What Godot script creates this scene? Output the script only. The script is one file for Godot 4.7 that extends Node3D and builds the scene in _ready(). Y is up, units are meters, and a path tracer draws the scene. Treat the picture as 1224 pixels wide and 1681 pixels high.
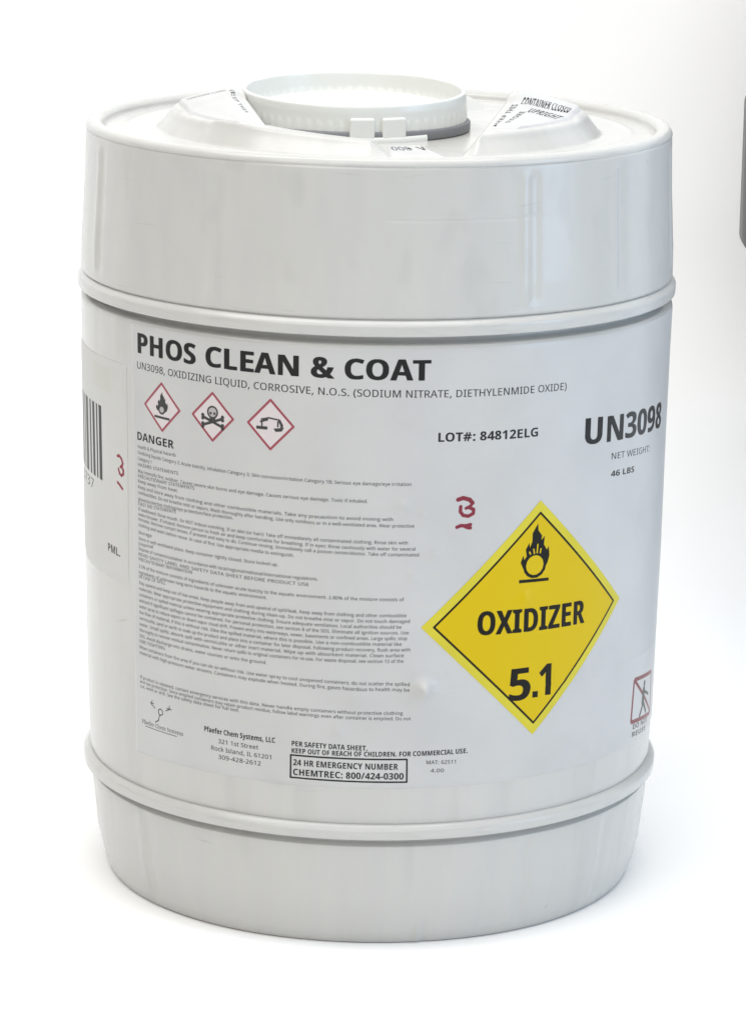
extends Node3D
# A white five-gallon plastic pail with a printed chemical label, on a white paper sweep.
# Pail axis = y axis, base at y = 0, camera in front (+z). Angles are degrees round the axis, 0 = towards the camera, + = right.

const UNIT := 0.1485            # metres of label per radian, for laying out print
const A0 := -52.4               # label sheet, left edge
const A1 := 96.0
const Y0 := 0.0832
const Y1 := 0.3010

var glyphs := {}
var caps := {}

# ------------------------------------------------------------------ mesh helpers
func grid(nu: int, nv: int, f: Callable, closed: bool, flip := false) -> ArrayMesh:
	# a sheet of nu x nv cells through f(u, v) -> Vector3, smooth normals, u wraps when closed
	var pos := PackedVector3Array()
	var uvs := PackedVector2Array()
	pos.resize((nu + 1) * (nv + 1))
	uvs.resize(pos.size())
	for j in nv + 1:
		for i in nu + 1:
			var k := j * (nu + 1) + i
			pos[k] = f.call(float(i) / nu, float(j) / nv)
			uvs[k] = Vector2(float(i) / nu, 1.0 - float(j) / nv)
	return sheet(pos, uvs, nu, nv, closed, flip)

func sheet(pos: PackedVector3Array, uvs: PackedVector2Array, nu: int, nv: int, closed: bool, flip := false) -> ArrayMesh:
	var nor := PackedVector3Array()
	nor.resize(pos.size())
	var w := nu + 1
	for j in nv + 1:
		for i in nu + 1:
			var il := i - 1
			var ir := i + 1
			if closed:
				if il < 0: il = nu - 1
				if ir > nu: ir = 1
			else:
				il = maxi(il, 0)
				ir = mini(ir, nu)
			var jl := maxi(j - 1, 0)
			var jr := mini(j + 1, nv)
			var du := pos[j * w + ir] - pos[j * w + il]
			var dv := pos[jr * w + i] - pos[jl * w + i]
			var n := du.cross(dv)
			if n.length() < 1e-14:
				n = Vector3.UP
			nor[j * w + i] = (-n if flip else n).normalized()
	var idx := PackedInt32Array()
	for j in nv:
		for i in nu:
			var a := j * w + i
			var b := a + 1
			var c := a + w
			var d := c + 1
			if flip:
				idx.append_array([a, b, c, b, d, c])
			else:
				idx.append_array([a, c, b, b, c, d])
	var arr := []
	arr.resize(Mesh.ARRAY_MAX)
	arr[Mesh.ARRAY_VERTEX] = pos
	arr[Mesh.ARRAY_NORMAL] = nor
	arr[Mesh.ARRAY_TEX_UV] = uvs
	arr[Mesh.ARRAY_INDEX] = idx
	var m := ArrayMesh.new()
	m.add_surface_from_arrays(Mesh.PRIMITIVE_TRIANGLES, arr)
	return m

func smooth_profile(pts: Array, step: float) -> PackedVector2Array:
	# resample a polyline of (r, y) so that no piece is longer than step
	var out := PackedVector2Array()
	for k in pts.size() - 1:
		var a: Vector2 = pts[k]
		var b: Vector2 = pts[k + 1]
		var n := maxi(1, ceili(a.distance_to(b) / step))
		for i in n:
			out.append(a.lerp(b, float(i) / n))
	out.append(pts[-1])
	return out

func lathe(prof: PackedVector2Array, n: int, dr = null) -> ArrayMesh:
	var nv := prof.size() - 1
	var pos := PackedVector3Array()
	var uvs := PackedVector2Array()
	for j in nv + 1:
		for i in n + 1:
			var t := TAU * i / n
			var r := prof[j].x
			if dr != null:
				r += dr.call(t if t <= PI else t - TAU, prof[j].y)
			pos.append(Vector3(r * sin(t), prof[j].y, r * cos(t)))
			uvs.append(Vector2(float(i) / n, 1.0 - float(j) / nv))
	return sheet(pos, uvs, n, nv, true)

func part(called: String, mesh: Mesh, m: Material, parent: Node) -> MeshInstance3D:
	var o := MeshInstance3D.new()
	o.name = called
	o.mesh = mesh
	o.material_override = m
	parent.add_child(o, true)
	return o

func plastic(c: Color, rough: float) -> StandardMaterial3D:
	var m := StandardMaterial3D.new()
	m.albedo_color = c.linear_to_srgb()
	m.roughness = rough
	m.cull_mode = BaseMaterial3D.CULL_DISABLED
	return m

func printed(img: Image, rough: float) -> StandardMaterial3D:
	img.generate_mipmaps()
	var m := StandardMaterial3D.new()
	m.albedo_texture = ImageTexture.create_from_image(img)
	m.roughness = rough
	m.metallic_specular = 0.32
	m.cull_mode = BaseMaterial3D.CULL_DISABLED
	return m

# ------------------------------------------------------------------ print helpers: ink laid on a sheet as coverage
class Ink:
	var w: int
	var h: int
	var acc: PackedFloat32Array
	func _init(ww: int, hh: int):
		w = ww
		h = hh
		acc = PackedFloat32Array()
		acc.resize(w * h)
	func tri(a: Vector2, b: Vector2, c: Vector2):
		var ylo := maxi(0, floori(minf(a.y, minf(b.y, c.y)) * 4.0))
		var yhi := mini(h * 4 - 1, ceili(maxf(a.y, maxf(b.y, c.y)) * 4.0))
		var p := [a, b, c]
		for s in range(ylo, yhi + 1):
			var y := (s + 0.5) * 0.25
			var xa := 1e9
			var xb := -1e9
			for k in 3:
				var u: Vector2 = p[k]
				var v: Vector2 = p[(k + 1) % 3]
				if (u.y <= y) != (v.y <= y):
					var x := u.x + (v.x - u.x) * (y - u.y) / (v.y - u.y)
					xa = minf(xa, x)
					xb = maxf(xb, x)
			if xb <= xa:
				continue
			xa = clampf(xa, 0.0, w - 0.001)
			xb = clampf(xb, 0.0, w - 0.001)
			var row := (s >> 2) * w
			var i0 := int(xa)
			var i1 := int(xb)
			if i0 == i1:
				acc[row + i0] += 0.25 * (xb - xa)
			else:
				acc[row + i0] += 0.25 * (i0 + 1 - xa)
				for i in range(i0 + 1, i1):
					acc[row + i] += 0.25
				acc[row + i1] += 0.25 * (xb - i1)
	func quad(a: Vector2, b: Vector2, c: Vector2, d: Vector2):
		tri(a, b, c)
		tri(a, c, d)
	func line(a: Vector2, b: Vector2, t: float):
		var n := (b - a).orthogonal().normalized() * t * 0.5
		quad(a + n, b + n, b - n, a - n)
	func stroke(pts: Array, t: float):
		for k in pts.size() - 1:
			line(pts[k], pts[k + 1], t)
			if k > 0:
				disc(pts[k], t * 0.5)
		disc(pts[0], t * 0.5)
		disc(pts[-1], t * 0.5)
	func disc(c: Vector2, r: float):
		for k in 14:
			tri(c, c + Vector2.from_angle(TAU * k / 14) * r, c + Vector2.from_angle(TAU * (k + 1) / 14) * r)
	func poly(pts: PackedVector2Array):
		var t := Geometry2D.triangulate_polygon(pts)
		for k in range(0, t.size(), 3):
			tri(pts[t[k]], pts[t[k + 1]], pts[t[k + 2]])
	func lay(img: Image, c: Color, strength := 1.0):
		for y in h:
			for x in w:
				var v := acc[y * w + x]
				if v > 0.003:
					img.set_pixel(x, y, img.get_pixel(x, y).lerp(c, minf(v, 1.0) * strength))
		acc.fill(0.0)

func glyph_run(text: String, face: String) -> Array:
	# flat triangles of a line of lettering: [points, indices, bounds]
	var key := face + "|" + text
	if glyphs.has(key):
		return glyphs[key]
	var f := SystemFont.new()
	f.font_names = PackedStringArray(["Droid Serif" if face.begins_with("serif") else "Droid Sans"])
	f.font_weight = 700 if face.ends_with("bold") else 400
	var t := TextMesh.new()
	t.font = f
	t.font_size = 64
	t.pixel_size = 0.01
	t.depth = 0.0
	t.curve_step = 4.0
	t.text = text
	var a := t.get_mesh_arrays()
	var v: PackedVector3Array = a[Mesh.ARRAY_VERTEX]
	var ids := PackedInt32Array()
	if a[Mesh.ARRAY_INDEX] != null:
		ids = a[Mesh.ARRAY_INDEX]
	if ids.is_empty():
		for i in v.size():
			ids.append(i)
	var lo := Vector2(1e9, 1e9)
	var hi := -lo
	for p in v:
		lo = lo.min(Vector2(p.x, p.y))
		hi = hi.max(Vector2(p.x, p.y))
	glyphs[key] = [v, ids, lo, hi]
	return glyphs[key]

func letter(ink: Ink, text: String, face: String, at: Vector2, right: Vector2, up: Vector2):
	# lettering from the baseline start `at`, its whole run along `right`, its capital height along `up` (pixels)
	if not caps.has(face):
		# the vertical centre of a line is fixed by its font, so a capital H gives baseline and cap height
		var c := glyph_run("H", face)
		caps[face] = [c[2].y, c[3].y]
	var g := glyph_run(text, face)
	var v: PackedVector3Array = g[0]
	var ids: PackedInt32Array = g[1]
	var lo: Vector2 = g[2]
	var hi: Vector2 = g[3]
	var base: float = caps[face][0]
	var cap: float = caps[face][1] - base
	var q := PackedVector2Array()
	for p in v:
		q.append(at + right * ((p.x - lo.x) / (hi.x - lo.x)) + up * ((p.y - base) / cap))
	for k in range(0, ids.size(), 3):
		ink.tri(q[ids[k]], q[ids[k + 1]], q[ids[k + 2]])

# ------------------------------------------------------------------ the pail's shape
func body_radius(y: float) -> float:
	const YS := [0.0, 0.022, 0.055, 0.09, 0.30, 0.33, 0.36, 0.3865]
	const RS := [0.1368, 0.1420, 0.1455, 0.1470, 0.1502, 0.1500, 0.1484, 0.1476]
	for k in 7:
		if y <= YS[k + 1]:
			return lerpf(RS[k], RS[k + 1], clampf((y - YS[k]) / (YS[k + 1] - YS[k]), 0.0, 1.0))
	return RS[7]

func bell(x: float, s: float) -> float:
	return exp(-0.5 * x * x / (s * s))

var wob := FastNoiseLite.new()

func mould_ribs(t: float, y: float) -> float:
	# shallow upright mould marks in the plain bands above and below the hoops, and slight waviness of the wall
	var d := rad_to_deg(t)
	var k := 0.0
	if y > 0.317:
		var e := smoothstep(0.318, 0.324, y) * (1.0 - smoothstep(0.379, 0.385, y))
		for a in [-148.0, -120.0, -92.0, -67.0, -32.0, 29.0, 51.0, 80.0, 108.0, 140.0, 170.0]:
			k += e * (0.00060 * bell(d - a + 0.9, 0.7) - 0.00070 * bell(d - a - 1.1, 0.8))
	elif y < 0.054:
		var e2 := smoothstep(0.004, 0.008, y) * (1.0 - smoothstep(0.048, 0.053, y))
		for a in [-150.0, -122.0, -95.0, -51.0, 31.1, 54.6, 82.0, 110.0, 142.0, 172.0]:
			k += e2 * (0.00070 * bell(d - a + 1.0, 0.8) - 0.00080 * bell(d - a - 1.4, 1.0))
	# mould parting line
	if y < 0.070 or y > 0.30:
		k += 0.00022 * bell(d - 10.4, 0.22)
	# a knock at the foot of the parting line, and a long fine scratch in the upper band
	k += (0.0009 * bell(d - 10.6, 0.35) - 0.0008 * bell(d - 11.8, 0.5)) * bell(y - 0.006, 0.006)
	k -= 0.00035 * bell(y - 0.3617, 0.0005) * smoothstep(-2.0, 4.0, d) * (1.0 - smoothstep(26.0, 35.0, d))
	k -= 0.0004 * bell(y - 0.3632, 0.0008) * bell(d - 18.7, 0.5)
	return k + 0.00035 * wob.get_noise_3d(sin(t) * 60.0, y * 420.0, cos(t) * 60.0)

func wall(a: float, y: float, off: float) -> Vector3:
	var r := body_radius(y) + off + 0.00035 * wob.get_noise_3d(sin(a) * 60.0, y * 420.0, cos(a) * 60.0)
	return Vector3(r * sin(a), y, r * cos(a))

# air bubbles and creases under the label: angle, height, swell, spread
const BUBBLES := [
	[10.0, 0.1338, 0.0020, 0.0024], [10.0, 0.1332, 0.0014, 0.0056], [-2.2, 0.1300, 0.0007, 0.0046], [-5.8, 0.1122, 0.0007, 0.0028], [5.6, 0.2250, 0.0006, 0.0024],
	[9.2, 0.2215, 0.0005, 0.0018], [7.6, 0.1905, 0.0006, 0.0022], [-10.4, 0.2165, 0.0005, 0.0026], [-17.0, 0.0870, 0.0005, 0.0030],
	[11.6, 0.2010, 0.0004, 0.0016], [-30.0, 0.1290, 0.0004, 0.0030], [30.0, 0.1745, 0.0005, 0.0024], [-38.5, 0.1650, 0.0003, 0.0026], [61.0, 0.205, 0.0004, 0.004], [47.0, 0.0905, 0.0004, 0.003],
]

func swell(a: float, y: float) -> float:
	var k := 0.0
	for b in BUBBLES:
		var dx: float = (a - deg_to_rad(b[0])) * UNIT
		var dy: float = y - b[1]
		var s: float = b[3]
		var q := (dx * dx + dy * dy) / (s * s)
		if q < 9.0:
			k += b[2] * 2.0 * exp(-0.5 * q)
	# a crease running from the big bubble to the diamond, and one across to the right edge
	k += 0.00022 * bell(y - 0.1325 + 0.004 * a, 0.0007) * smoothstep(0.17, 0.2, a) * (1.0 - smoothstep(1.3, 1.5, a))
	k += 0.00012 * bell(y - 0.2255 + 0.012 * a, 0.0008) * smoothstep(-0.3, -0.2, a) * (1.0 - smoothstep(0.2, 0.3, a))
	return k

func block_side(z: float) -> float:
	# how far from the middle the inner wall of a side block stands
	return 0.0467 + (0.0904 - z) * 0.214

func lid_height(x: float, z: float) -> float:
	var r := Vector2(x, z).length()
	var d := rad_to_deg(atan2(x, z))
	# two side blocks that rise towards the back, a low ridge at the front left, a notch beside it
	var rise := 0.0086 + 0.0098 * minf(pow(clampf((0.0904 - z) / 0.0760, 0.0, 1.0), 0.85), pow(clampf((0.1045 - r) / 0.034, 0.0, 1.0), 0.7))
	rise += 0.0022 * smoothstep(69.0, 73.0, absf(d)) * clampf((0.1045 - r) / 0.004, 0.0, 1.0)
	var outer := clampf((0.1125 - r) / 0.0075, 0.0, 1.0)
	var right := clampf((x - block_side(z) + 0.0050) / 0.0070, 0.0, 1.0) * clampf((97.0 - d) / 11.0, 0.0, 1.0)
	var left := clampf((-x - block_side(z) + 0.0010) / 0.0070, 0.0, 1.0) * clampf((97.0 + d) / 11.0, 0.0, 1.0)
	var ridge := smoothstep(-62.0, -48.0, d) * clampf((2.6 - d) / 5.2, 0.0, 1.0) * smoothstep(0.086, 0.092, r)
	var ridge_top := 0.0064 + 0.0044 * clampf((-3.0 - d) / 38.0, 0.0, 1.0)
	var up := maxf(maxf(left, right) * rise, ridge * ridge_top) * outer
	var back := (1.0 - smoothstep(26.0, 34.0, absf(wrapf(d - 180.0, -180.0, 180.0)))) * outer * smoothstep(0.0640, 0.0700, r) * 0.006
	var y := 0.3860 + up + back
	# a rounded bead along the outer edge of the blocks, and one that stiffens the deck inside the rim
	y += 0.0008 * bell(r - 0.1042, 0.0014) * maxf(maxf(left, right), ridge)
	y += 0.0008 * bell(r - 0.1262, 0.0016)
	return y

# ------------------------------------------------------------------ the printed sheets
func paper(w: int, h: int, c: Color, amount: float, sd: int) -> Image:
	# paper stock: one colour with faint mottling
	var n := FastNoiseLite.new()
	n.seed = sd
	n.frequency = 0.012
	n.fractal_octaves = 4
	var img := Image.create(w, h, false, Image.FORMAT_RGB8)
	var small := n.get_image(w / 4, h / 4)
	small.resize(w, h, Image.INTERPOLATE_CUBIC)
	var base := c.linear_to_srgb()
	for y in h:
		for x in w:
			var k := 1.0 + amount * (small.get_pixel(x, y).r - 0.5)
			img.set_pixel(x, y, Color(base.r * k, base.g * k, base.b * k))
	return img

var LW := 2048
var LH := 1160

func lp(a: float, mm: float) -> Vector2:
	# label position: degrees round the pail and millimetres above the base -> pixel
	return Vector2((a - A0) / (A1 - A0) * LW, (Y1 * 1000.0 - mm) / ((Y1 - Y0) * 1000.0) * LH)

func say(ink: Ink, text: String, face: String, a: float, b: float, base: float, base_end: float, cap: float):
	var p := lp(a, base)
	letter(ink, text, face, p, lp(b, base_end) - p, lp(a, base + cap) - p)

func flame(ink: Ink, c: Vector2, s: float, sx := 1.0):
	# a flame over a ring: the black flame, to be followed by the ring in paper colour
	var pts := PackedVector2Array()
	for p in [[-1.0, 0.25], [-1.25, -0.35], [-1.05, -0.95], [-0.95, -0.55], [-0.75, -0.85], [-0.85, -1.45], [-0.55, -2.0], [-0.5, -1.55], [-0.3, -2.1], [-0.3, -2.8], [0.15, -3.6], [0.2, -3.0], [0.55, -2.5], [0.5, -2.1], [0.8, -2.45], [0.75, -1.7], [1.05, -1.2], [1.2, -1.5], [1.3, -0.7], [1.15, -0.1], [0.9, 0.35]]:
		pts.append(c + Vector2(p[0] * sx, p[1]) * s)
	ink.poly(pts)

func hazard_frame(ink: Ink, top: Vector2, right: Vector2, bottom: Vector2, left: Vector2, t: float):
	var q := [top, right, bottom, left]
	for k in 4:
		ink.line(q[k], q[(k + 1) % 4], t)
		ink.disc(q[k], t * 0.5)

func label_print() -> Image:
	var img := paper(LW, LH, Color(0.502, 0.502, 0.499), 0.04, 7)
	var black := Color(0.015, 0.015, 0.02)
	var ink := Ink.new(LW, LH)
	for e in [-0.09, 0.09]:
		say(ink, "PHOS CLEAN & COAT", "bold", -50.1 + e, 10.0 + e, 287.0, 285.7, 9.8)
		say(ink, "UN3098", "bold", 42.9 + e, 73.6 + e * 1.4, 247.6, 243.2, 12.8)
	say(ink, "LOT#: 84812ELG", "bold", 11.7, 31.5, 255.8, 255.3, 4.3)
	say(ink, "46 LBS", "bold", 50.9, 59.4, 228.5, 227.2, 2.9)
	say(ink, "DANGER", "bold", -50.6, -40.3, 243.5, 243.3, 4.0)
	# emergency box and the lines round it
	say(ink, "PER SAFETY DATA SHEET.", "bold", -14.7, -0.3, 103.1, 102.6, 2.5)
	say(ink, "KEEP OUT OF REACH OF CHILDREN. FOR COMMERCIAL USE.", "bold", -14.7, 18.9, 99.5, 99.9, 2.4)
	say(ink, "24 HR EMERGENCY NUMBER", "bold", -14.4, 5.5, 93.3, 93.0, 3.0)
	say(ink, "CHEMTREC: 800/424-0300", "bold", -14.4, 6.6, 88.3, 88.0, 3.2)
	var q := [lp(-14.9, 98.4), lp(7.15, 98.2), lp(7.2, 86.6), lp(-14.9, 87.0)]
	for k in 4:
		ink.line(q[k], q[(k + 1) % 4], 4.2)
		ink.disc(q[k], 2.1)
	say(ink, "Pfaefer Chem Systems, LLC", "bold", -33.2, -18.0, 104.0, 103.6, 2.6)
	ink.lay(img, black, 0.95)
	# thin lettering
	say(ink, "UN3098, OXIDIZING LIQUID, CORROSIVE, N.O.S. (SODIUM NITRATE, DIETHYLENMIDE OXIDE)", "sans", -50.4, 37.7, 279.2, 276.6, 3.5)
	say(ink, "NET WEIGHT:", "sans", 50.9, 66.6, 237.3, 234.2, 3.2)
	say(ink, "MAT: 62511", "sans", 10.9, 16.6, 95.4, 95.0, 1.9)
	say(ink, "4.00", "sans", 11.7, 14.3, 91.2, 91.0, 1.8)
	say(ink, "321 1st Street", "sans", -30.0, -21.4, 99.2, 99.2, 2.2)
	say(ink, "Rock Island, IL 61201", "sans", -31.6, -18.8, 95.2, 95.0, 2.2)
	say(ink, "309-428-2612", "sans", -30.0, -20.9, 91.2, 91.1, 2.2)
	ink.lay(img, black, 0.85)
	# maker's mark: a small ring molecule over a line of script
	var hx: Array = []
	for k in 7:
		hx.append(lp(-44.4, 108.0) + Vector2.from_angle(TAU * k / 6.0 + 0.5) * 9.0)
	ink.stroke(hx, 2.6)
	ink.stroke([lp(-44.7, 106.2), lp(-45.0, 103.4), lp(-45.9, 102.0)], 2.8)
	ink.stroke([lp(-46.0, 109.2), lp(-47.0, 110.6), lp(-46.8, 112.8)], 2.4)
	ink.stroke([lp(-42.9, 109.6), lp(-42.0, 110.6), lp(-41.9, 112.4)], 2.4)
	ink.stroke([lp(-47.4, 111.2), lp(-46.4, 111.2)], 2.4)
	ink.stroke([lp(-42.6, 111.0), lp(-41.4, 110.8)], 2.4)
	say(ink, "Pfaefer Chem Systems", "serif", -50.1, -38.4, 99.3, 98.9, 2.0)
	ink.line(lp(-49.0, 98.2), lp(-40.0, 97.8), 1.6)
	# the small print: baseline on the left, degrees and baseline on the right
	var lines := [
		[239.2, -39.8, 239.4, "Health & Physical Hazards"], [236.3, 6.9, 234.4, "Oxidizing liquids Category 2; Acute toxicity, inhalation Category 3; Skin corrosion/irritation Category 1B; Serious eye damage/eye irritation"],
		[233.2, -46.4, 233.2, "Category 1"], [230.2, -39.2, 230.6, "HAZARD STATEMENTS"], [227.0, -1.0, 226.0, "May intensify fire; oxidizer. Causes severe skin burns and eye damage. Causes serious eye damage. Toxic if inhaled."],
		[224.4, -35.3, 224.7, "PRECAUTIONARY STATEMENTS"], [221.9, -39.3, 221.9, "Keep away from heat."], [219.0, 3.7, 217.2, "Keep and store away from clothing and other combustible materials. Take any precaution to avoid mixing with"],
		[216.2, 7.6, 213.9, "combustibles. Do not breathe mist or vapors. Wash thoroughly after handling. Use only outdoors or in a well-ventilated area. Wear protective"],
		[212.8, -26.7, 213.0, "gloves/protective clothing/eye protection/face protection."], [210.3, -39.9, 211.1, "FIRST AID STATEMENTS"],
		[207.8, 6.5, 205.6, "If swallowed: Rinse mouth. Do NOT induce vomiting. If on skin (or hair): Take off immediately all contaminated clothing. Rinse skin with"],
		[205.2, 7.9, 202.5, "water/shower. If inhaled: Remove person to fresh air and keep comfortable for breathing. If in eyes: Rinse cautiously with water for several"],
		[202.7, 8.6, 199.6, "minutes. Remove contact lenses, if present and easy to do. Continue rinsing. Immediately call a poison center/doctor. Take off contaminated"],
		[199.8, -14.5, 197.6, "clothing and wash before reuse. In case of fire: Use appropriate media to extinguish."], [196.0, -46.5, 196.0, "Storage"],
		[192.9, -17.6, 192.3, "Store in well-ventilated place. Keep container tightly closed. Store locked up."], [190.1, -46.1, 190.7, "Disposal"],
		[187.7, -10.0, 186.7, "Dispose of contents/container in accordance with local/regional/national/international regulations."],
		[184.9, -11.7, 183.7, "READ SAFETY LABEL AND SAFETY DATA SHEET BEFORE PRODUCT USE"], [182.4, -36.0, 182.4, "PRECAUTIONARY INFORMATION"],
		[178.8, 6.0, 177.6, "2.5% of the mixture consists of ingredients of unknown acute toxicity to the aquatic environment. 2.80% of the mixture consists of"], [175.7, -19.8, 175.3, "ingredients of unknown long-term hazards to the aquatic environment."], [173.5, -42.7, 173.9, "IN CASE OF SPILL"],
	]
	var spill := ["Stay upwind and keep out of low areas. Keep people away from and upwind of spill/leak. Keep away from clothing and other combustible", "materials. Wear appropriate protective equipment and clothing during clean-up. Do not breathe mist or vapor. Do not touch damaged",
		"containers or spilled material unless wearing appropriate protective clothing. Ensure adequate ventilation. Local authorities should be", "advised if significant spillages cannot be contained. For personal protection, see section 8 of the SDS. Eliminate all ignition sources. Use",
		"water spray to reduce vapors or divert vapor cloud drift. Prevent entry into waterways, sewer, basements or confined areas. Large spills: stop", "the flow of material, if this is without risk. Dike the spilled material, where this is possible. Use a non-combustible material like",
		"vermiculite, sand or earth to soak up the product and place into a container for later disposal. Following product recovery, flush area with", "water. Small spills: absorb spill with vermiculite or other inert material. Wipe up with absorbent material. Clean surface",
		"thoroughly to remove residual contamination. Never return spills to original containers for re-use. For waste disposal, see section 13 of the", "SDS. Avoid discharge into drains, water courses or onto the ground."]
	for k in spill.size():
		var lb: float = 170.4 - k * 3.02
		var e: float = 6.5 + 0.9 * sin(k * 2.3)
		var rb: float = 169.6 - k * 2.84
		if k == 9:
			e = -19.8
			rb = lb - 0.4
		lines.append([lb, e, rb, spill[k]])
	lines.append_array([[140.4, -43.0, 140.6, "FIRE FIGHTING"], [137.5, 7.3, 135.4, "Move containers from fire area if you can do so without risk. Use water spray to cool unopened containers; do not scatter the spilled"], [134.6, 7.3, 132.6, "material with high-pressure water streams. Containers may explode when heated. During fire, gases hazardous to health may be"],
		[122.0, 6.2, 120.7, "If product is released, contact emergency services with this data. Never handle empty containers without protective clothing"], [119.7, 7.7, 117.9, "and eye protection. Since emptied containers may retain product residue, follow label warnings even after container is emptied. Do not"],
		[117.3, -25.4, 116.8, "cut, weld or drill. See the safety data sheet for full text."]])
	for l in lines:
		say(ink, l[3], "sans", -50.5, l[1], l[0] + 0.1, l[2] + 0.1, 1.65)
	ink.lay(img, black, 0.76)
	# three red-framed hazard diamonds: white field, red frame, black sign
	var tops := [[lp(-43.4, 274.4), lp(-38.8, 262.6), lp(-43.3, 251.0), lp(-48.1, 262.4)], [lp(-31.1, 274.0), lp(-26.7, 262.4), lp(-31.1, 250.7), lp(-35.6, 262.3)], [lp(-19.2, 273.8), lp(-14.8, 261.6), lp(-19.2, 249.8), lp(-23.6, 261.9)]]
	for d in tops:
		ink.quad(d[0], d[1], d[2], d[3])
	ink.lay(img, Color(0.81, 0.775, 0.78), 0.8)
	for d in tops:
		hazard_frame(ink, d[0], d[1], d[2], d[3], 6.0)
	ink.lay(img, Color(0.55, 0.22, 0.27), 0.92)
	var c1 := lp(-43.4, 261.4)
	flame(ink, c1, 13.0, 1.35)
	ink.disc(c1, 13.0)
	ink.line(lp(-45.4, 257.6), lp(-41.3, 257.3), 6.0)
	# skull and crossed bones
	var c2 := lp(-31.1, 264.6)
	ink.disc(c2, 17.0)
	ink.quad(c2 + Vector2(-9, 10), c2 + Vector2(9, 10), c2 + Vector2(8, 25), c2 + Vector2(-8, 25))
	for s in [-1.0, 1.0]:
		ink.line(c2 + Vector2(-30 * s, 14), c2 + Vector2(30 * s, 36), 7.0)
		for e in [-1.0, 1.0]:
			ink.disc(c2 + Vector2(30 * s * e, 25 + 11 * e - 4), 5.0)
			ink.disc(c2 + Vector2(30 * s * e, 25 + 11 * e + 4), 5.0)
	# corrosion: tilted tubes over a bar and a hand
	var c3 := lp(-19.2, 262.6)
	ink.stroke([c3 + Vector2(-24, -8), c3 + Vector2(-4, -13), c3 + Vector2(24, -9)], 4.0)
	ink.stroke([c3 + Vector2(-26, -2), c3 + Vector2(-8, -8)], 5.0)
	ink.quad(c3 + Vector2(-38, 10), c3 + Vector2(-8, 10), c3 + Vector2(-8, 18), c3 + Vector2(-38, 18))
	ink.stroke([c3 + Vector2(-23, 0), c3 + Vector2(-23, 8)], 4.0)
	ink.stroke([c3 + Vector2(24, -7), c3 + Vector2(30, 4), c3 + Vector2(30, 12)], 7.0)
	ink.quad(c3 + Vector2(8, 14), c3 + Vector2(36, 10), c3 + Vector2(30, 20), c3 + Vector2(14, 22))
	ink.stroke([c3 + Vector2(20, -4), c3 + Vector2(20, 8)], 4.0)
	ink.lay(img, Color(0.16, 0.16, 0.16), 0.92)
	# pale ring of the flame, eyes of the skull
	ink.disc(c1, 8.0)
	ink.disc(c2, 12.5)
	ink.lay(img, Color(0.78, 0.76, 0.76), 0.8)
	ink.disc(c2 + Vector2(-6, 3), 4.0)
	ink.disc(c2 + Vector2(6, 3), 4.0)
	ink.lay(img, Color(0.2, 0.2, 0.2), 0.8)
	# no-bystander sign at the right
	var r := [lp(64.4, 116.8), lp(77.0, 113.2), lp(77.6, 90.8), lp(63.5, 95.0)]
	for k in 4:
		ink.line(r[k], r[(k + 1) % 4], 11.0)
	ink.line(r[0], r[2], 10.0)
	ink.lay(img, Color(0.42, 0.11, 0.15), 0.95)
	ink.disc(lp(71.0, 110.8), 9.0)
	ink.stroke([lp(70.6, 107.6), lp(70.2, 101.4)], 22.0)
	ink.stroke([lp(70.6, 101.0), lp(68.4, 95.4)], 11.0)
	ink.stroke([lp(70.6, 101.0), lp(72.8, 94.6)], 11.0)
	ink.stroke([lp(70.6, 107.0), lp(74.4, 103.0)], 8.0)
	say(ink, "DO NOT", "bold", 64.6, 74.8, 90.6, 87.8, 2.6)
	say(ink, "REUSE", "bold", 64.4, 73.4, 86.6, 84.4, 2.6)
	ink.lay(img, black, 0.85)
	# red marker writing, turned on its side
	var red := Color(0.46, 0.10, 0.17)
	var mark := func(pts: Array, t: float):
		var out := []
		for p in pts:
			out.append(lp(17.1 + (p[0] - 298.7) * 0.0484, 229.4 - (p[1] - 29.4) * 0.1234))
		ink.stroke(out, t)
	mark.call([[270, 48], [290, 42], [316, 50], [328, 64]], 11.0)
	mark.call([[328, 64], [320, 76], [302, 84]], 8.0)
	mark.call([[312, 80], [333, 90], [332, 106], [312, 116], [291, 111], [280, 96], [281, 76]], 9.0)
	mark.call([[268, 158], [284, 152], [304, 154], [322, 150]], 9.0)
	mark.call([[296, 154], [312, 162], [322, 163]], 9.0)
	ink.lay(img, red, 0.95)
	return img

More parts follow.
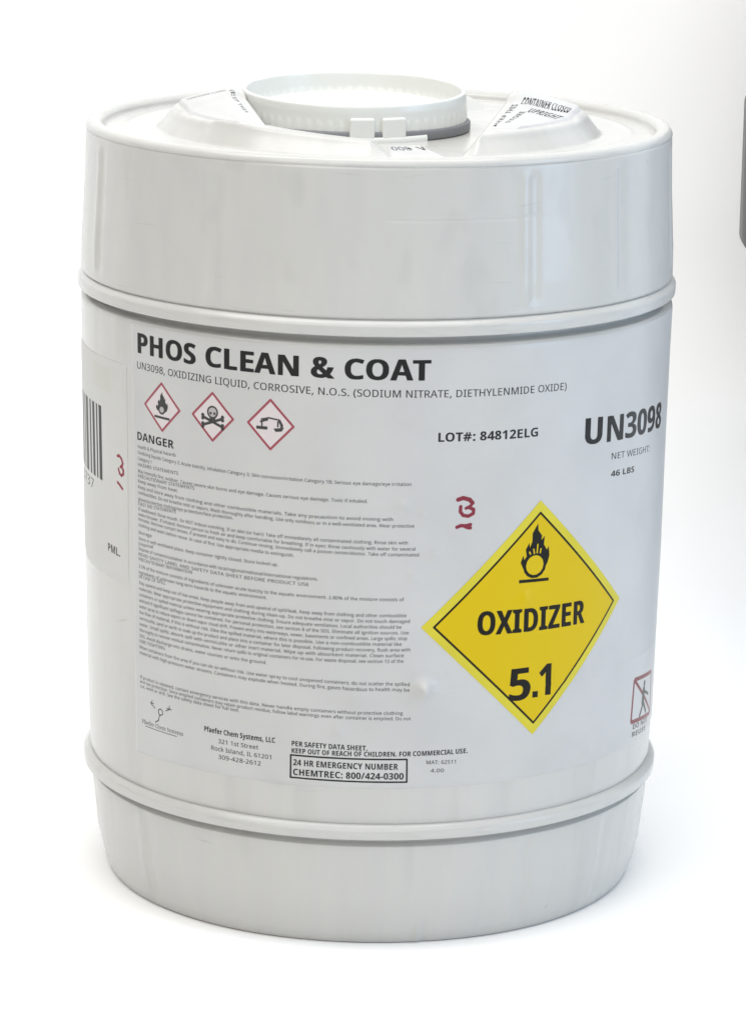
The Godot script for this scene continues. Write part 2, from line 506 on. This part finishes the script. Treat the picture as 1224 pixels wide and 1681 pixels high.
func diamond_print() -> Image:
	# bounding box of the yellow diamond; its corners touch the four sides
	var n := 768
	var img := paper(n, n, Color(0.575, 0.50, 0.040), 0.05, 11)
	var ink := Ink.new(n, n)
	var m := 0.052 * n
	var cx := n * 0.5
	ink.quad(Vector2(cx, m), Vector2(n - m, cx), Vector2(cx, n - m), Vector2(m, cx))
	ink.lay(img, Color(0.79, 0.68, 0.0), 1.0)
	hazard_frame(ink, Vector2(cx, m), Vector2(n - m, cx), Vector2(cx, n - m), Vector2(m, cx), 6.5)
	# n pixels over 121 mm
	var k := n / 119.0
	var at := func(a: float, mm: float) -> Vector2: return Vector2(((deg_to_rad(a) - deg_to_rad(DC)) * UNIT * 1000.0) * k + cx, (DY * 1000.0 - mm) * k + cx)
	var w := func(t: String, a: float, b: float, y: float, y2: float, cap: float):
		var p: Vector2 = at.call(a, y)
		letter(ink, t, "bold", p, at.call(b, y2) - p, Vector2(0, -cap * k))
	for e in [-0.1, 0.1]:
		w.call("OXIDIZER", 20.4 + e, 44.4 + e, 159.0, 157.4, 11.8)
		w.call("5", 27.2 + e, 31.6 + e, 124.0, 123.9, 16.2)
		w.call("1", 33.7 + e, 36.3 + e, 124.4, 124.2, 16.0)
	ink.quad(at.call(32.2, 127.2), at.call(33.4, 127.1), at.call(33.4, 124.0), at.call(32.2, 124.1))
	var c: Vector2 = at.call(31.8, 191.6)
	flame(ink, c, 5.8 * k, 1.1)
	ink.quad(at.call(28.5, 185.0), at.call(35.0, 184.3), at.call(35.0, 182.8), at.call(28.5, 183.4))
	ink.disc(c, 6.6 * k)
	ink.lay(img, Color(0.03, 0.025, 0.015), 0.96)
	ink.disc(c, 5.0 * k)
	for f in [[-0.5, -5.6, -1.0, -8.4], [1.0, -5.8, 1.3, -10.6], [2.8, -5.6, 3.2, -8.2], [-2.6, -5.6, -3.4, -7.2]]:
		ink.line(c + Vector2(f[0], f[1]) * k, c + Vector2(f[2], f[3]) * k, 0.8 * k)
	ink.lay(img, Color(0.79, 0.68, 0.0), 1.0)
	return img

const DC := 32.6     # middle of the yellow diamond: degrees, metres
const DY := 0.1644

func barcode_print() -> Image:
	var w := 512
	var h := 600
	var img := paper(w, h, Color(0.540, 0.537, 0.522), 0.03, 5)
	var ink := Ink.new(w, h)
	# sheet covers -96 .. -54.2 degrees and 167.8 .. 279 mm
	var at := func(a: float, mm: float) -> Vector2: return Vector2((a + 96.0) / 41.8 * w, (279.0 - mm) / 111.2 * h)
	for b in [[-64.9, 1.5], [-67.2, 0.8], [-69.0, 1.5], [-71.6, 1.1], [-74.2, 2.2], [-77.4, 1.0], [-80.0, 2.0], [-83.4, 1.2], [-86.4, 2.4], [-90.0, 1.2]]:
		ink.quad(at.call(b[0] - b[1], 253.6), at.call(b[0], 253.4), at.call(b[0], 215.4), at.call(b[0] - b[1], 215.6))
	var p: Vector2 = at.call(-62.4, 181.0)
	letter(ink, "PML.", "bold", p, at.call(-57.2, 180.6) - p, at.call(-62.4, 185.0) - p)
	p = at.call(-82.0, 208.0)
	letter(ink, "5737", "sans", p, at.call(-70.5, 208.0) - p, at.call(-82.0, 213.0) - p)
	ink.lay(img, Color(0.10, 0.10, 0.09), 0.92)
	# a rubbed, faintly dirty patch above the bars
	ink.quad(at.call(-69.0, 275.0), at.call(-60.5, 274.0), at.call(-60.0, 262.0), at.call(-68.0, 263.0))
	ink.lay(img, Color(0.74, 0.735, 0.70), 0.5)
	for g in [[[270, 48], [290, 42], [316, 50], [328, 64], [320, 76], [302, 84]], [[312, 80], [333, 90], [332, 106], [312, 116], [291, 111], [280, 96]], [[268, 152], [290, 156], [322, 166]]]:
		var out := []
		for q in g:
			out.append(at.call(-57.9 + (q[0] - 268.0) / 67.0 * 2.3, 232.5 - (q[1] - 42.0) / 124.0 * 16.0 - (q[0] - 268.0) / 67.0 * 0.8))
		ink.stroke(out, 7.5)
	ink.lay(img, Color(0.50, 0.14, 0.20), 0.95)
	return img

func wear(c: Color) -> Image:
	# handled white plastic: faint upright streaks, grubby patches and a few short grey scuffs
	var w := 1024
	var h := 1024
	var fine := FastNoiseLite.new()
	fine.seed = 31
	fine.frequency = 1.0
	fine.fractal_octaves = 3
	var img := Image.create(w, h, false, Image.FORMAT_RGB8)
	var base := c.linear_to_srgb()
	for x in w:
		var t := TAU * x / w
		for y in h:
			var v := float(y) / h
			var streak := fine.get_noise_3d(sin(t) * 9.0, v * 3.0, cos(t) * 9.0)
			var patch := fine.get_noise_3d(sin(t) * 5.5 + 40.0, v * 4.5, cos(t) * 5.5)
			var k := 1.0 + 0.016 * streak - 0.024 * smoothstep(0.12, 0.6, patch)
			img.set_pixel(x, y, Color(base.r * k, base.g * k, base.b * (k - 0.006 * streak)))
	var rng := RandomNumberGenerator.new()
	rng.seed = 8
	for n in 90:
		var p := Vector2(rng.randf() * w, rng.randf() * h)
		var dir := Vector2.from_angle(rng.randf_range(-0.5, 0.5) + (PI * 0.5 if rng.randf() < 0.3 else 0.0))
		var len := rng.randf_range(4.0, 26.0)
		var dark := rng.randf_range(0.03, 0.14)
		for k in int(len):
			var q := p + dir * k
			var xi := posmod(int(q.x), w)
			var yi := clampi(int(q.y), 0, h - 1)
			img.set_pixel(xi, yi, img.get_pixel(xi, yi).lerp(Color(0.42, 0.41, 0.39), dark * 2.0 * (1.0 - absf(2.0 * k / len - 1.0))))
	return img

func block_print(side: float) -> Image:
	# small lettering that runs up the inner edge of a block and then along its back edge, in two rows
	var w := 320
	var h := 320
	var img := paper(w, h, Color(0.535, 0.535, 0.535), 0.03, 3)
	var ink := Ink.new(w, h)
	if side > 0.0:
		letter(ink, "KEEP THIS", "bold", Vector2(0.16 * w, 0.97 * h), Vector2(0, -0.56 * h), Vector2(-0.09 * w, 0))
		letter(ink, "CONTAINER CLOSED", "bold", Vector2(0.18 * w, 0.40 * h), Vector2(0.74 * w, 0), Vector2(0, -0.11 * h))
		letter(ink, "STORE", "bold", Vector2(0.40 * w, 0.90 * h), Vector2(0, -0.30 * h), Vector2(-0.10 * w, 0))
		letter(ink, "UPRIGHT", "bold", Vector2(0.42 * w, 0.62 * h), Vector2(0.5 * w, 0), Vector2(0, -0.13 * h))
		ink.lay(img, Color(0.12, 0.12, 0.13), 0.95)
	else:
		letter(ink, "CONTAINER CLOSED", "bold", Vector2(0.14 * w, 0.21 * h), Vector2(0.66 * w, 0), Vector2(0, -0.07 * h))
		letter(ink, "KEEP THIS", "bold", Vector2(0.84 * w, 0.20 * h), Vector2(0, 0.55 * h), Vector2(0.07 * w, 0))
		ink.lay(img, Color(0.25, 0.25, 0.27), 0.8)
	return img

func notch_print() -> Image:
	var img := paper(256, 256, Color(0.535, 0.535, 0.535), 0.03, 3)
	var ink := Ink.new(256, 256)
	letter(ink, "000", "bold", Vector2(20, 130), Vector2(124, 0), Vector2(0, -84))
	ink.lay(img, Color(0.40, 0.40, 0.42), 0.9)
	letter(ink, "V", "bold", Vector2(186, 124), Vector2(54, 0), Vector2(0, -70))
	ink.disc(Vector2(134, 88), 14.0)
	ink.lay(img, Color(0.10, 0.10, 0.11), 0.95)
	return img

# ------------------------------------------------------------------ small solids
func rounded_slab(w: float, h: float, d: float, r: float, e: float) -> ArrayMesh:
	# a box of w x h x d with corners of radius r, its front and back edges rounded by e; centre at the origin
	var ring := func(inset: float) -> Array:
		var out := []
		for q in 4:
			var c := Vector2((w * 0.5 - r) * (1 if q in [0, 3] else -1), (h * 0.5 - r) * (1 if q < 2 else -1))
			for k in 13:
				out.append(c + Vector2.from_angle(PI * 0.5 * (q + k / 12.0)) * (r - inset))
		return out
	var secs := [[r * 0.98, -d * 0.5]]
	for k in 7:
		var a := PI * 0.5 * k / 6.0
		secs.append([e * (1.0 - sin(a)), -d * 0.5 + e * (1.0 - cos(a))])
	for k in 7:
		var a := PI * 0.5 * k / 6.0
		secs.append([e * (1.0 - cos(a)), d * 0.5 - e * (1.0 - sin(a))])
	secs.append([r * 0.98, d * 0.5])
	var rings := []
	for s in secs:
		rings.append(ring.call(s[0]))
	# close the front and the back with a nearly collapsed ring
	for f in [0, secs.size() - 1]:
		var tip := []
		for p: Vector2 in rings[f if f == 0 else rings.size() - 1]:
			tip.append(p * 0.01)
		if f == 0:
			rings.push_front(tip)
		else:
			rings.append(tip)
	secs.push_front([0.0, -d * 0.5])
	secs.append([0.0, d * 0.5])
	var n: int = rings[0].size()
	var pos := PackedVector3Array()
	var uvs := PackedVector2Array()
	for j in secs.size():
		for i in n + 1:
			var p: Vector2 = rings[j][i % n]
			pos.append(Vector3(p.x, p.y, secs[j][1]))
			uvs.append(Vector2(float(i) / n, float(j) / (secs.size() - 1)))
	var m := sheet(pos, uvs, n, secs.size() - 1, true)
	return m

func tube(path: PackedVector3Array, rx: float, ry: float) -> ArrayMesh:
	# an oval rod along a path, closed at both ends by shrinking
	var n := path.size()
	var pos := PackedVector3Array()
	var uvs := PackedVector2Array()
	for j in n:
		var d := (path[mini(j + 1, n - 1)] - path[maxi(j - 1, 0)]).normalized()
		var side := d.cross(Vector3.UP).normalized()
		var up := side.cross(d).normalized()
		var k := 1.0
		if j == 0 or j == n - 1:
			k = 0.02
		elif j == 1 or j == n - 2:
			k = 0.8
		for i in 17:
			var a := TAU * i / 16.0
			pos.append(path[j] + side * cos(a) * rx * k + up * sin(a) * ry * k)
			uvs.append(Vector2(i / 16.0, float(j) / (n - 1)))
	return sheet(pos, uvs, 16, n - 1, true)

func curve_points(ctrl: Array, step: float) -> PackedVector3Array:
	var c := Curve3D.new()
	c.bake_interval = step
	for k in ctrl.size():
		var t := Vector3.ZERO
		if k > 0 and k < ctrl.size() - 1:
			t = (ctrl[k + 1] - ctrl[k - 1]) / 6.0
		c.add_point(ctrl[k], -t, t)
	return c.get_baked_points()

# ------------------------------------------------------------------ the scene
func _ready():
	# camera
	var cam := Camera3D.new()
	cam.name = "camera"
	cam.position = Vector3(0, 0.6202, 1.8554)
	cam.basis = Basis(Vector3.RIGHT, deg_to_rad(-13.1474)) * Basis(Vector3.BACK, deg_to_rad(0.9417))
	cam.fov = 15.8437
	cam.near = 0.05
	cam.far = 40.0
	add_child(cam)
	cam.current = true
	# studio surroundings: a dim grey room
	var we := WorldEnvironment.new()
	we.name = "world_environment"
	var env := Environment.new()
	env.background_mode = Environment.BG_COLOR
	env.background_color = Color(0.26, 0.26, 0.26).linear_to_srgb()
	env.tonemap_mode = Environment.TONE_MAPPER_LINEAR
	env.tonemap_exposure = 1.13
	env.sdfgi_enabled = true
	env.ssao_enabled = true
	env.ssil_enabled = true
	we.environment = env
	add_child(we)
	# big soft box overhead, cool window light from the right, weak warm light from the left
	soft_light("overhead_soft_box", Vector3(0, 1.9, 0.3), Vector3(0, 0, 0.0), Vector2(3.0, 3.0), 3.5, Color(1.0, 0.995, 0.98))
	soft_light("added_top_light", Vector3(-0.15, 1.35, 0.22), Vector3(-0.1, 0.0, 0.15), Vector2(1.4, 0.4), 0.62, Color(1, 1, 1))  # added lamp that boosts the upward faces
	soft_light("front_fill_light", Vector3(-0.6, 1.5, 2.3), Vector3(0, 0.1, 0), Vector2(2.4, 1.2), 1.45, Color(1.0, 0.98, 0.935))  # added fill, lifts the pail front and the shadow at its foot
	soft_light("right_window_light", Vector3(1.9, 0.7, 0.9), Vector3(0, 0.2, 0), Vector2(0.9, 1.4), 1.25, Color(0.70, 0.85, 1.0))

	wob.seed = 4
	wob.frequency = 0.02
	wob.fractal_octaves = 2

	# the white sweep of paper that the pail stands on
	var sweep := PackedVector2Array()      # z, y
	sweep.append(Vector2(2.6, 0.0))
	sweep.append(Vector2(0.6, 0.0))
	for k in 25:
		var a := PI * 0.5 * k / 24.0
		sweep.append(Vector2(-0.30 - 0.25 * sin(a), 0.25 - 0.25 * cos(a)))
	sweep.append(Vector2(-0.55, 1.7))
	var back := Vector2(-0.556, 1.7)
	var spos := PackedVector3Array()
	var suv := PackedVector2Array()
	var loop := sweep.duplicate()
	for k in range(sweep.size() - 1, -1, -1):
		loop.append(sweep[k] + (Vector2(-0.006, 0.0) if sweep[k].y > 0.25 else Vector2(0, -0.006) if k < 3 else Vector2(-0.004, -0.004)))
	loop.append(sweep[0])
	var paper_mat := plastic(Color(0.95, 0.95, 0.95), 0.9)
	var bd := MeshInstance3D.new()
	bd.name = "backdrop"
	var st := SurfaceTool.new()
	st.begin(Mesh.PRIMITIVE_TRIANGLES)
	var top_n := sweep.size()
	for k in loop.size() - 1:
		var a := loop[k]
		var b := loop[k + 1]
		st.set_smooth_group(1 if k < top_n - 1 else -1)
		for p in [Vector3(-2.0, a.y, a.x), Vector3(-2.0, b.y, b.x), Vector3(2.0, b.y, b.x), Vector3(-2.0, a.y, a.x), Vector3(2.0, b.y, b.x), Vector3(2.0, a.y, a.x)]:
			st.set_uv(Vector2(p.x, p.z))
			st.add_vertex(p)
	st.generate_normals()
	bd.mesh = st.commit()
	bd.material_override = paper_mat
	bd.set_meta("kind", "structure")
	bd.set_meta("label", "seamless white paper backdrop under and behind the pail")
	add_child(bd)

	make_pail()
	make_screen_button()

func soft_light(called: String, at: Vector3, to: Vector3, size: Vector2, energy: float, c: Color):
	var l := AreaLight3D.new()
	l.name = called
	add_child(l)
	l.area_size = size
	l.area_normalize_energy = true
	l.light_energy = energy
	l.light_color = c
	l.area_range = 8.0
	l.area_attenuation = 2.0
	l.shadow_enabled = true
	l.look_at_from_position(at, to, Vector3.UP if absf((to - at).normalized().y) < 0.98 else Vector3.FORWARD)

func make_screen_button():
	# an on-screen button edge at the right, built as a solid grey slab
	var grey := plastic(Color(0.16, 0.16, 0.16), 0.6)
	var o := part("screen_button_slab", rounded_slab(0.30, 0.1065, 0.020, 0.013, 0.003), grey, self)
	o.position = Vector3(0.3749, 0.3130, -0.410)
	var box := part("added_shade_box", rounded_slab(0.30, 0.36, 0.27, 0.03, 0.006), grey, o)  # added box out of view, shades the backdrop towards the right
	box.position = Vector3(0.041, 0.010, 0.005)
	o.set_meta("label", "on-screen button built as a dark grey rounded slab, cut off by the right edge")
	o.set_meta("category", "screen_button")

func make_pail():
	var pail := Node3D.new()
	pail.name = "pail"
	pail.set_meta("label", "white plastic pail with chemical label and yellow diamond sticker")
	pail.set_meta("category", "pail")
	add_child(pail)
	var white := plastic(Color(0.545, 0.542, 0.525), 0.22)
	white.albedo_color = Color(1, 1, 1)
	white.albedo_texture = ImageTexture.create_from_image(wear(Color(0.512, 0.509, 0.492)))

	# --- body: foot, walls and the two grooves under the hoops
	var prof := [Vector2(0.0, 0.004), Vector2(0.118, 0.004), Vector2(0.124, 0.0005), Vector2(0.1345, 0.0), Vector2(0.1360, 0.0008), Vector2(0.1369, 0.0030)]
	for k in range(1, 25):
		var y := 0.003 + 0.0495 * k / 24.0
		prof.append(Vector2(body_radius(y), y))
	prof.append_array([Vector2(0.1450, 0.0533), Vector2(0.1426, 0.0543), Vector2(0.1422, 0.0574), Vector2(0.1436, 0.0580), Vector2(0.1452, 0.0640), Vector2(body_radius(0.066), 0.066)])
	for k in range(1, 60):
		var y := 0.066 + 0.2355 * k / 60.0
		prof.append(Vector2(body_radius(y), y))
	prof.append_array([Vector2(0.1500, 0.3022), Vector2(0.1448, 0.3029), Vector2(0.1444, 0.3066), Vector2(0.1465, 0.3072), Vector2(0.1488, 0.3138), Vector2(0.1489, 0.3146), Vector2(0.1496, 0.3150)])
	for k in range(1, 101):
		var y := 0.315 + 0.070 * k / 100.0
		prof.append(Vector2(body_radius(y), y))
	prof.append(Vector2(0.1474, 0.3868))
	prof.append(Vector2(0.1440, 0.3872))
	part("body", lathe(smooth_profile(prof, 0.003), 540, mould_ribs), white, pail)

	# --- the two hoops
	for h in [[0.1518, 0.3066, 0.3143, 0.1470], [0.1492, 0.0574, 0.0645, 0.1440]]:
		var r: float = h[0]
		var a: float = h[1]
		var b: float = h[2]
		var q: float = h[3]
		var pr := [Vector2(q, a + 0.0003), Vector2(r - 0.0006, a), Vector2(r - 0.0001, a + 0.0003), Vector2(r, a + 0.0010), Vector2(r + 0.0001, b - 0.0030), Vector2(r - 0.0002, b - 0.0023), Vector2(r - 0.0008, b - 0.0016), Vector2(r - 0.0022, b - 0.0002), Vector2(r - 0.0030, b + 0.0001), Vector2(q, b + 0.0002)]
		part("hoop", lathe(smooth_profile(pr, 0.0012), 360), white, pail)

	# --- rolled rim
	var rp := []
	rp.append(Vector2(0.1472, 0.3862))
	for k in 11:
		var a2 := PI * 0.5 * k / 10.0
		rp.append(Vector2(0.1436 + 0.0041 * cos(a2), 0.3866 + 0.0040 * sin(a2)))
	for k in range(1, 9):
		var a3 := PI * 0.5 * k / 8.0
		rp.append(Vector2(0.1436 - 0.0046 * sin(a3), 0.3866 + 0.0040 * cos(a3)))
	rp.append(Vector2(0.1380, 0.3852))
	part("rim", lathe(smooth_profile(rp, 0.001), 360), white, pail)

	# --- lid: deck with raised blocks and a notch at the front
	var lid := grid(720, 150, func(u: float, v: float) -> Vector3:
		var t := u * TAU
		var r := lerpf(0.1392, 0.02, v)
		var p := Vector3(r * sin(t), 0, r * cos(t))
		p.y = lid_height(p.x, p.z) - 0.0006 * smoothstep(0.137, 0.1392, r)
		return p, true)
	var lid_part := part("lid", lid, white, pail)
	# printed papers on the lid
	for side: float in [1.0, -1.0]:
		var sheet_mesh := grid(48, 48, func(u: float, v: float) -> Vector3:
			var z := lerpf(0.078, 0.002, v)
			var x0 := block_side(z) + (0.0045 if side > 0.0 else 0.0085)
			var x1 := sqrt(0.1015 * 0.1015 - z * z)
			var x := side * lerpf(x0, maxf(x1, x0 + 0.004), u if side > 0.0 else 1.0 - u)
			return Vector3(x, lid_height(x, z) + 0.00002 + 0.00085 * smoothstep(0.0, 0.06, minf(minf(u, v), minf(1.0 - u, 1.0 - v))), z), false)
		part("lid_paper", sheet_mesh, printed(block_print(side), 0.5), lid_part)
	var notch_mesh := grid(24, 24, func(u: float, v: float) -> Vector3:
		var t := deg_to_rad(lerpf(3.0, 16.5, u))
		var r := lerpf(0.1120, 0.0690, v)
		return Vector3(r * sin(t), lid_height(r * sin(t), r * cos(t)) + 0.00002 + 0.00085 * smoothstep(0.0, 0.06, minf(minf(u, v), minf(1.0 - u, 1.0 - v))), r * cos(t)), false)
	part("lid_paper", notch_mesh, printed(notch_print(), 0.5), lid_part)

	# --- spout: ring coloured dark for the shadowed gap under the collar, translucent-looking collar, clip
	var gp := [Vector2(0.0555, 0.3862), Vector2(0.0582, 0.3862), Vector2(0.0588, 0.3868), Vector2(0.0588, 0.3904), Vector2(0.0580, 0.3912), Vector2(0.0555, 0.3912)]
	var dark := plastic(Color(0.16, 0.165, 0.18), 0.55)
	var gap_shade_ring := part("gap_shade_ring", lathe(smooth_profile(gp, 0.002), 128), dark, pail)
	gap_shade_ring.position = Vector3(-0.0129, 0, 0)
	var pale := plastic(Color(0.68, 0.69, 0.665), 0.25)
	pale.backlight_enabled = true
	pale.backlight = Color(0.25, 0.25, 0.24)
	var cp := [Vector2(0.0, 0.0022), Vector2(0.040, 0.0026), Vector2(0.049, 0.0036), Vector2(0.0524, 0.0054), Vector2(0.0535, 0.0080), Vector2(0.0542, 0.0148), Vector2(0.0546, 0.0154), Vector2(0.0560, 0.0155), Vector2(0.0565, 0.0150), Vector2(0.0569, 0.0120), Vector2(0.0570, 0.0012), Vector2(0.0566, 0.0003), Vector2(0.050, 0.0)]
	cp.reverse()
	var collar := part("spout_collar", lathe(smooth_profile(cp, 0.0012), 640, func(t: float, y: float) -> float:
		var rib := 0.00028 * smoothstep(0.25, 0.75, 0.5 + 0.5 * cos(t * 64.0)) * smoothstep(0.0004, 0.0015, y) * (1.0 - smoothstep(0.0060, 0.0085, y))
		return rib + 0.0005 * wob.get_noise_3d(sin(t) * 70.0 + 300.0, y * 300.0, cos(t) * 70.0)), pale, pail)
	collar.position = Vector3(-0.0129, 0.3908, 0)
	collar.rotation.x = deg_to_rad(2.4)
	var tab := grid(40, 6, func(u: float, v: float) -> Vector3:
		var t := deg_to_rad(lerpf(-6.0, 38.0, u))
		var r := lerpf(0.0597, 0.0570, smoothstep(0.55, 1.0, v))
		return Vector3(r * sin(t), lerpf(-0.0046, 0.0022, v), r * cos(t)), false)
	part("spout_tab", tab, pale, collar)
	for x in [0.0045, 0.0200]:
		var c := part("clip", rounded_slab(0.0125, 0.0122, 0.0030, 0.0014, 0.0012), pale, collar)
		c.position = Vector3(x, 0.0036, sqrt(0.057 * 0.057 - x * x) + 0.0006)
		c.rotation.y = asin(x / 0.057)

	# --- labels round the wall
	var off := 0.00045
	var lab := grid(420, 220, func(u: float, v: float) -> Vector3:
		var a := deg_to_rad(lerpf(A0, A1, u))
		var y := lerpf(Y0, Y1, v)
		var edge := minf(minf(u * 2.58, v * 1.5), minf((1.0 - u) * 2.58, (1.0 - v) * 1.5))
		return wall(a, y, off * (0.15 + 0.85 * smoothstep(0.0, 0.01, edge)) + swell(a, y)), false)
	var stock := printed(label_print(), 0.28)
	stock.metallic_specular = 0.42
	part("label", lab, stock, pail)
	var bar := grid(120, 90, func(u: float, v: float) -> Vector3:
		return wall(deg_to_rad(lerpf(-96.0, -54.2, u)), lerpf(0.1678, 0.2790, v), 0.00008 + 0.0003 * smoothstep(0.0, 0.04, minf(minf(u, v), minf(1.0 - u, 1.0 - v)))), false)
	part("barcode_sticker", bar, printed(barcode_print(), 0.42), pail)
	# the yellow diamond: a square sheet set on its corner
	var hw := 0.0605
	var dm := PackedVector3Array()
	var du := PackedVector2Array()
	var n := 64
	for j in n + 1:
		for i in n + 1:
			var s := float(i) / n
			var t := float(j) / n
			var px := (s - t)                       # -1 .. 1 across, corners of the square on the axes
			var py := (s + t - 1.0)
			var a := deg_to_rad(DC) + px * hw / UNIT
			var y := DY + py * hw * 0.976
			dm.append(wall(a, y, off + 0.00012 + 0.0003 * smoothstep(0.0, 0.03, minf(minf(s, t), minf(1.0 - s, 1.0 - t))) + swell(a, y)))
			du.append(Vector2(0.5 + px * 0.5, 0.5 - py * 0.5))
	part("diamond_sticker", sheet(dm, du, n, n, false), printed(diamond_print(), 0.32), pail)
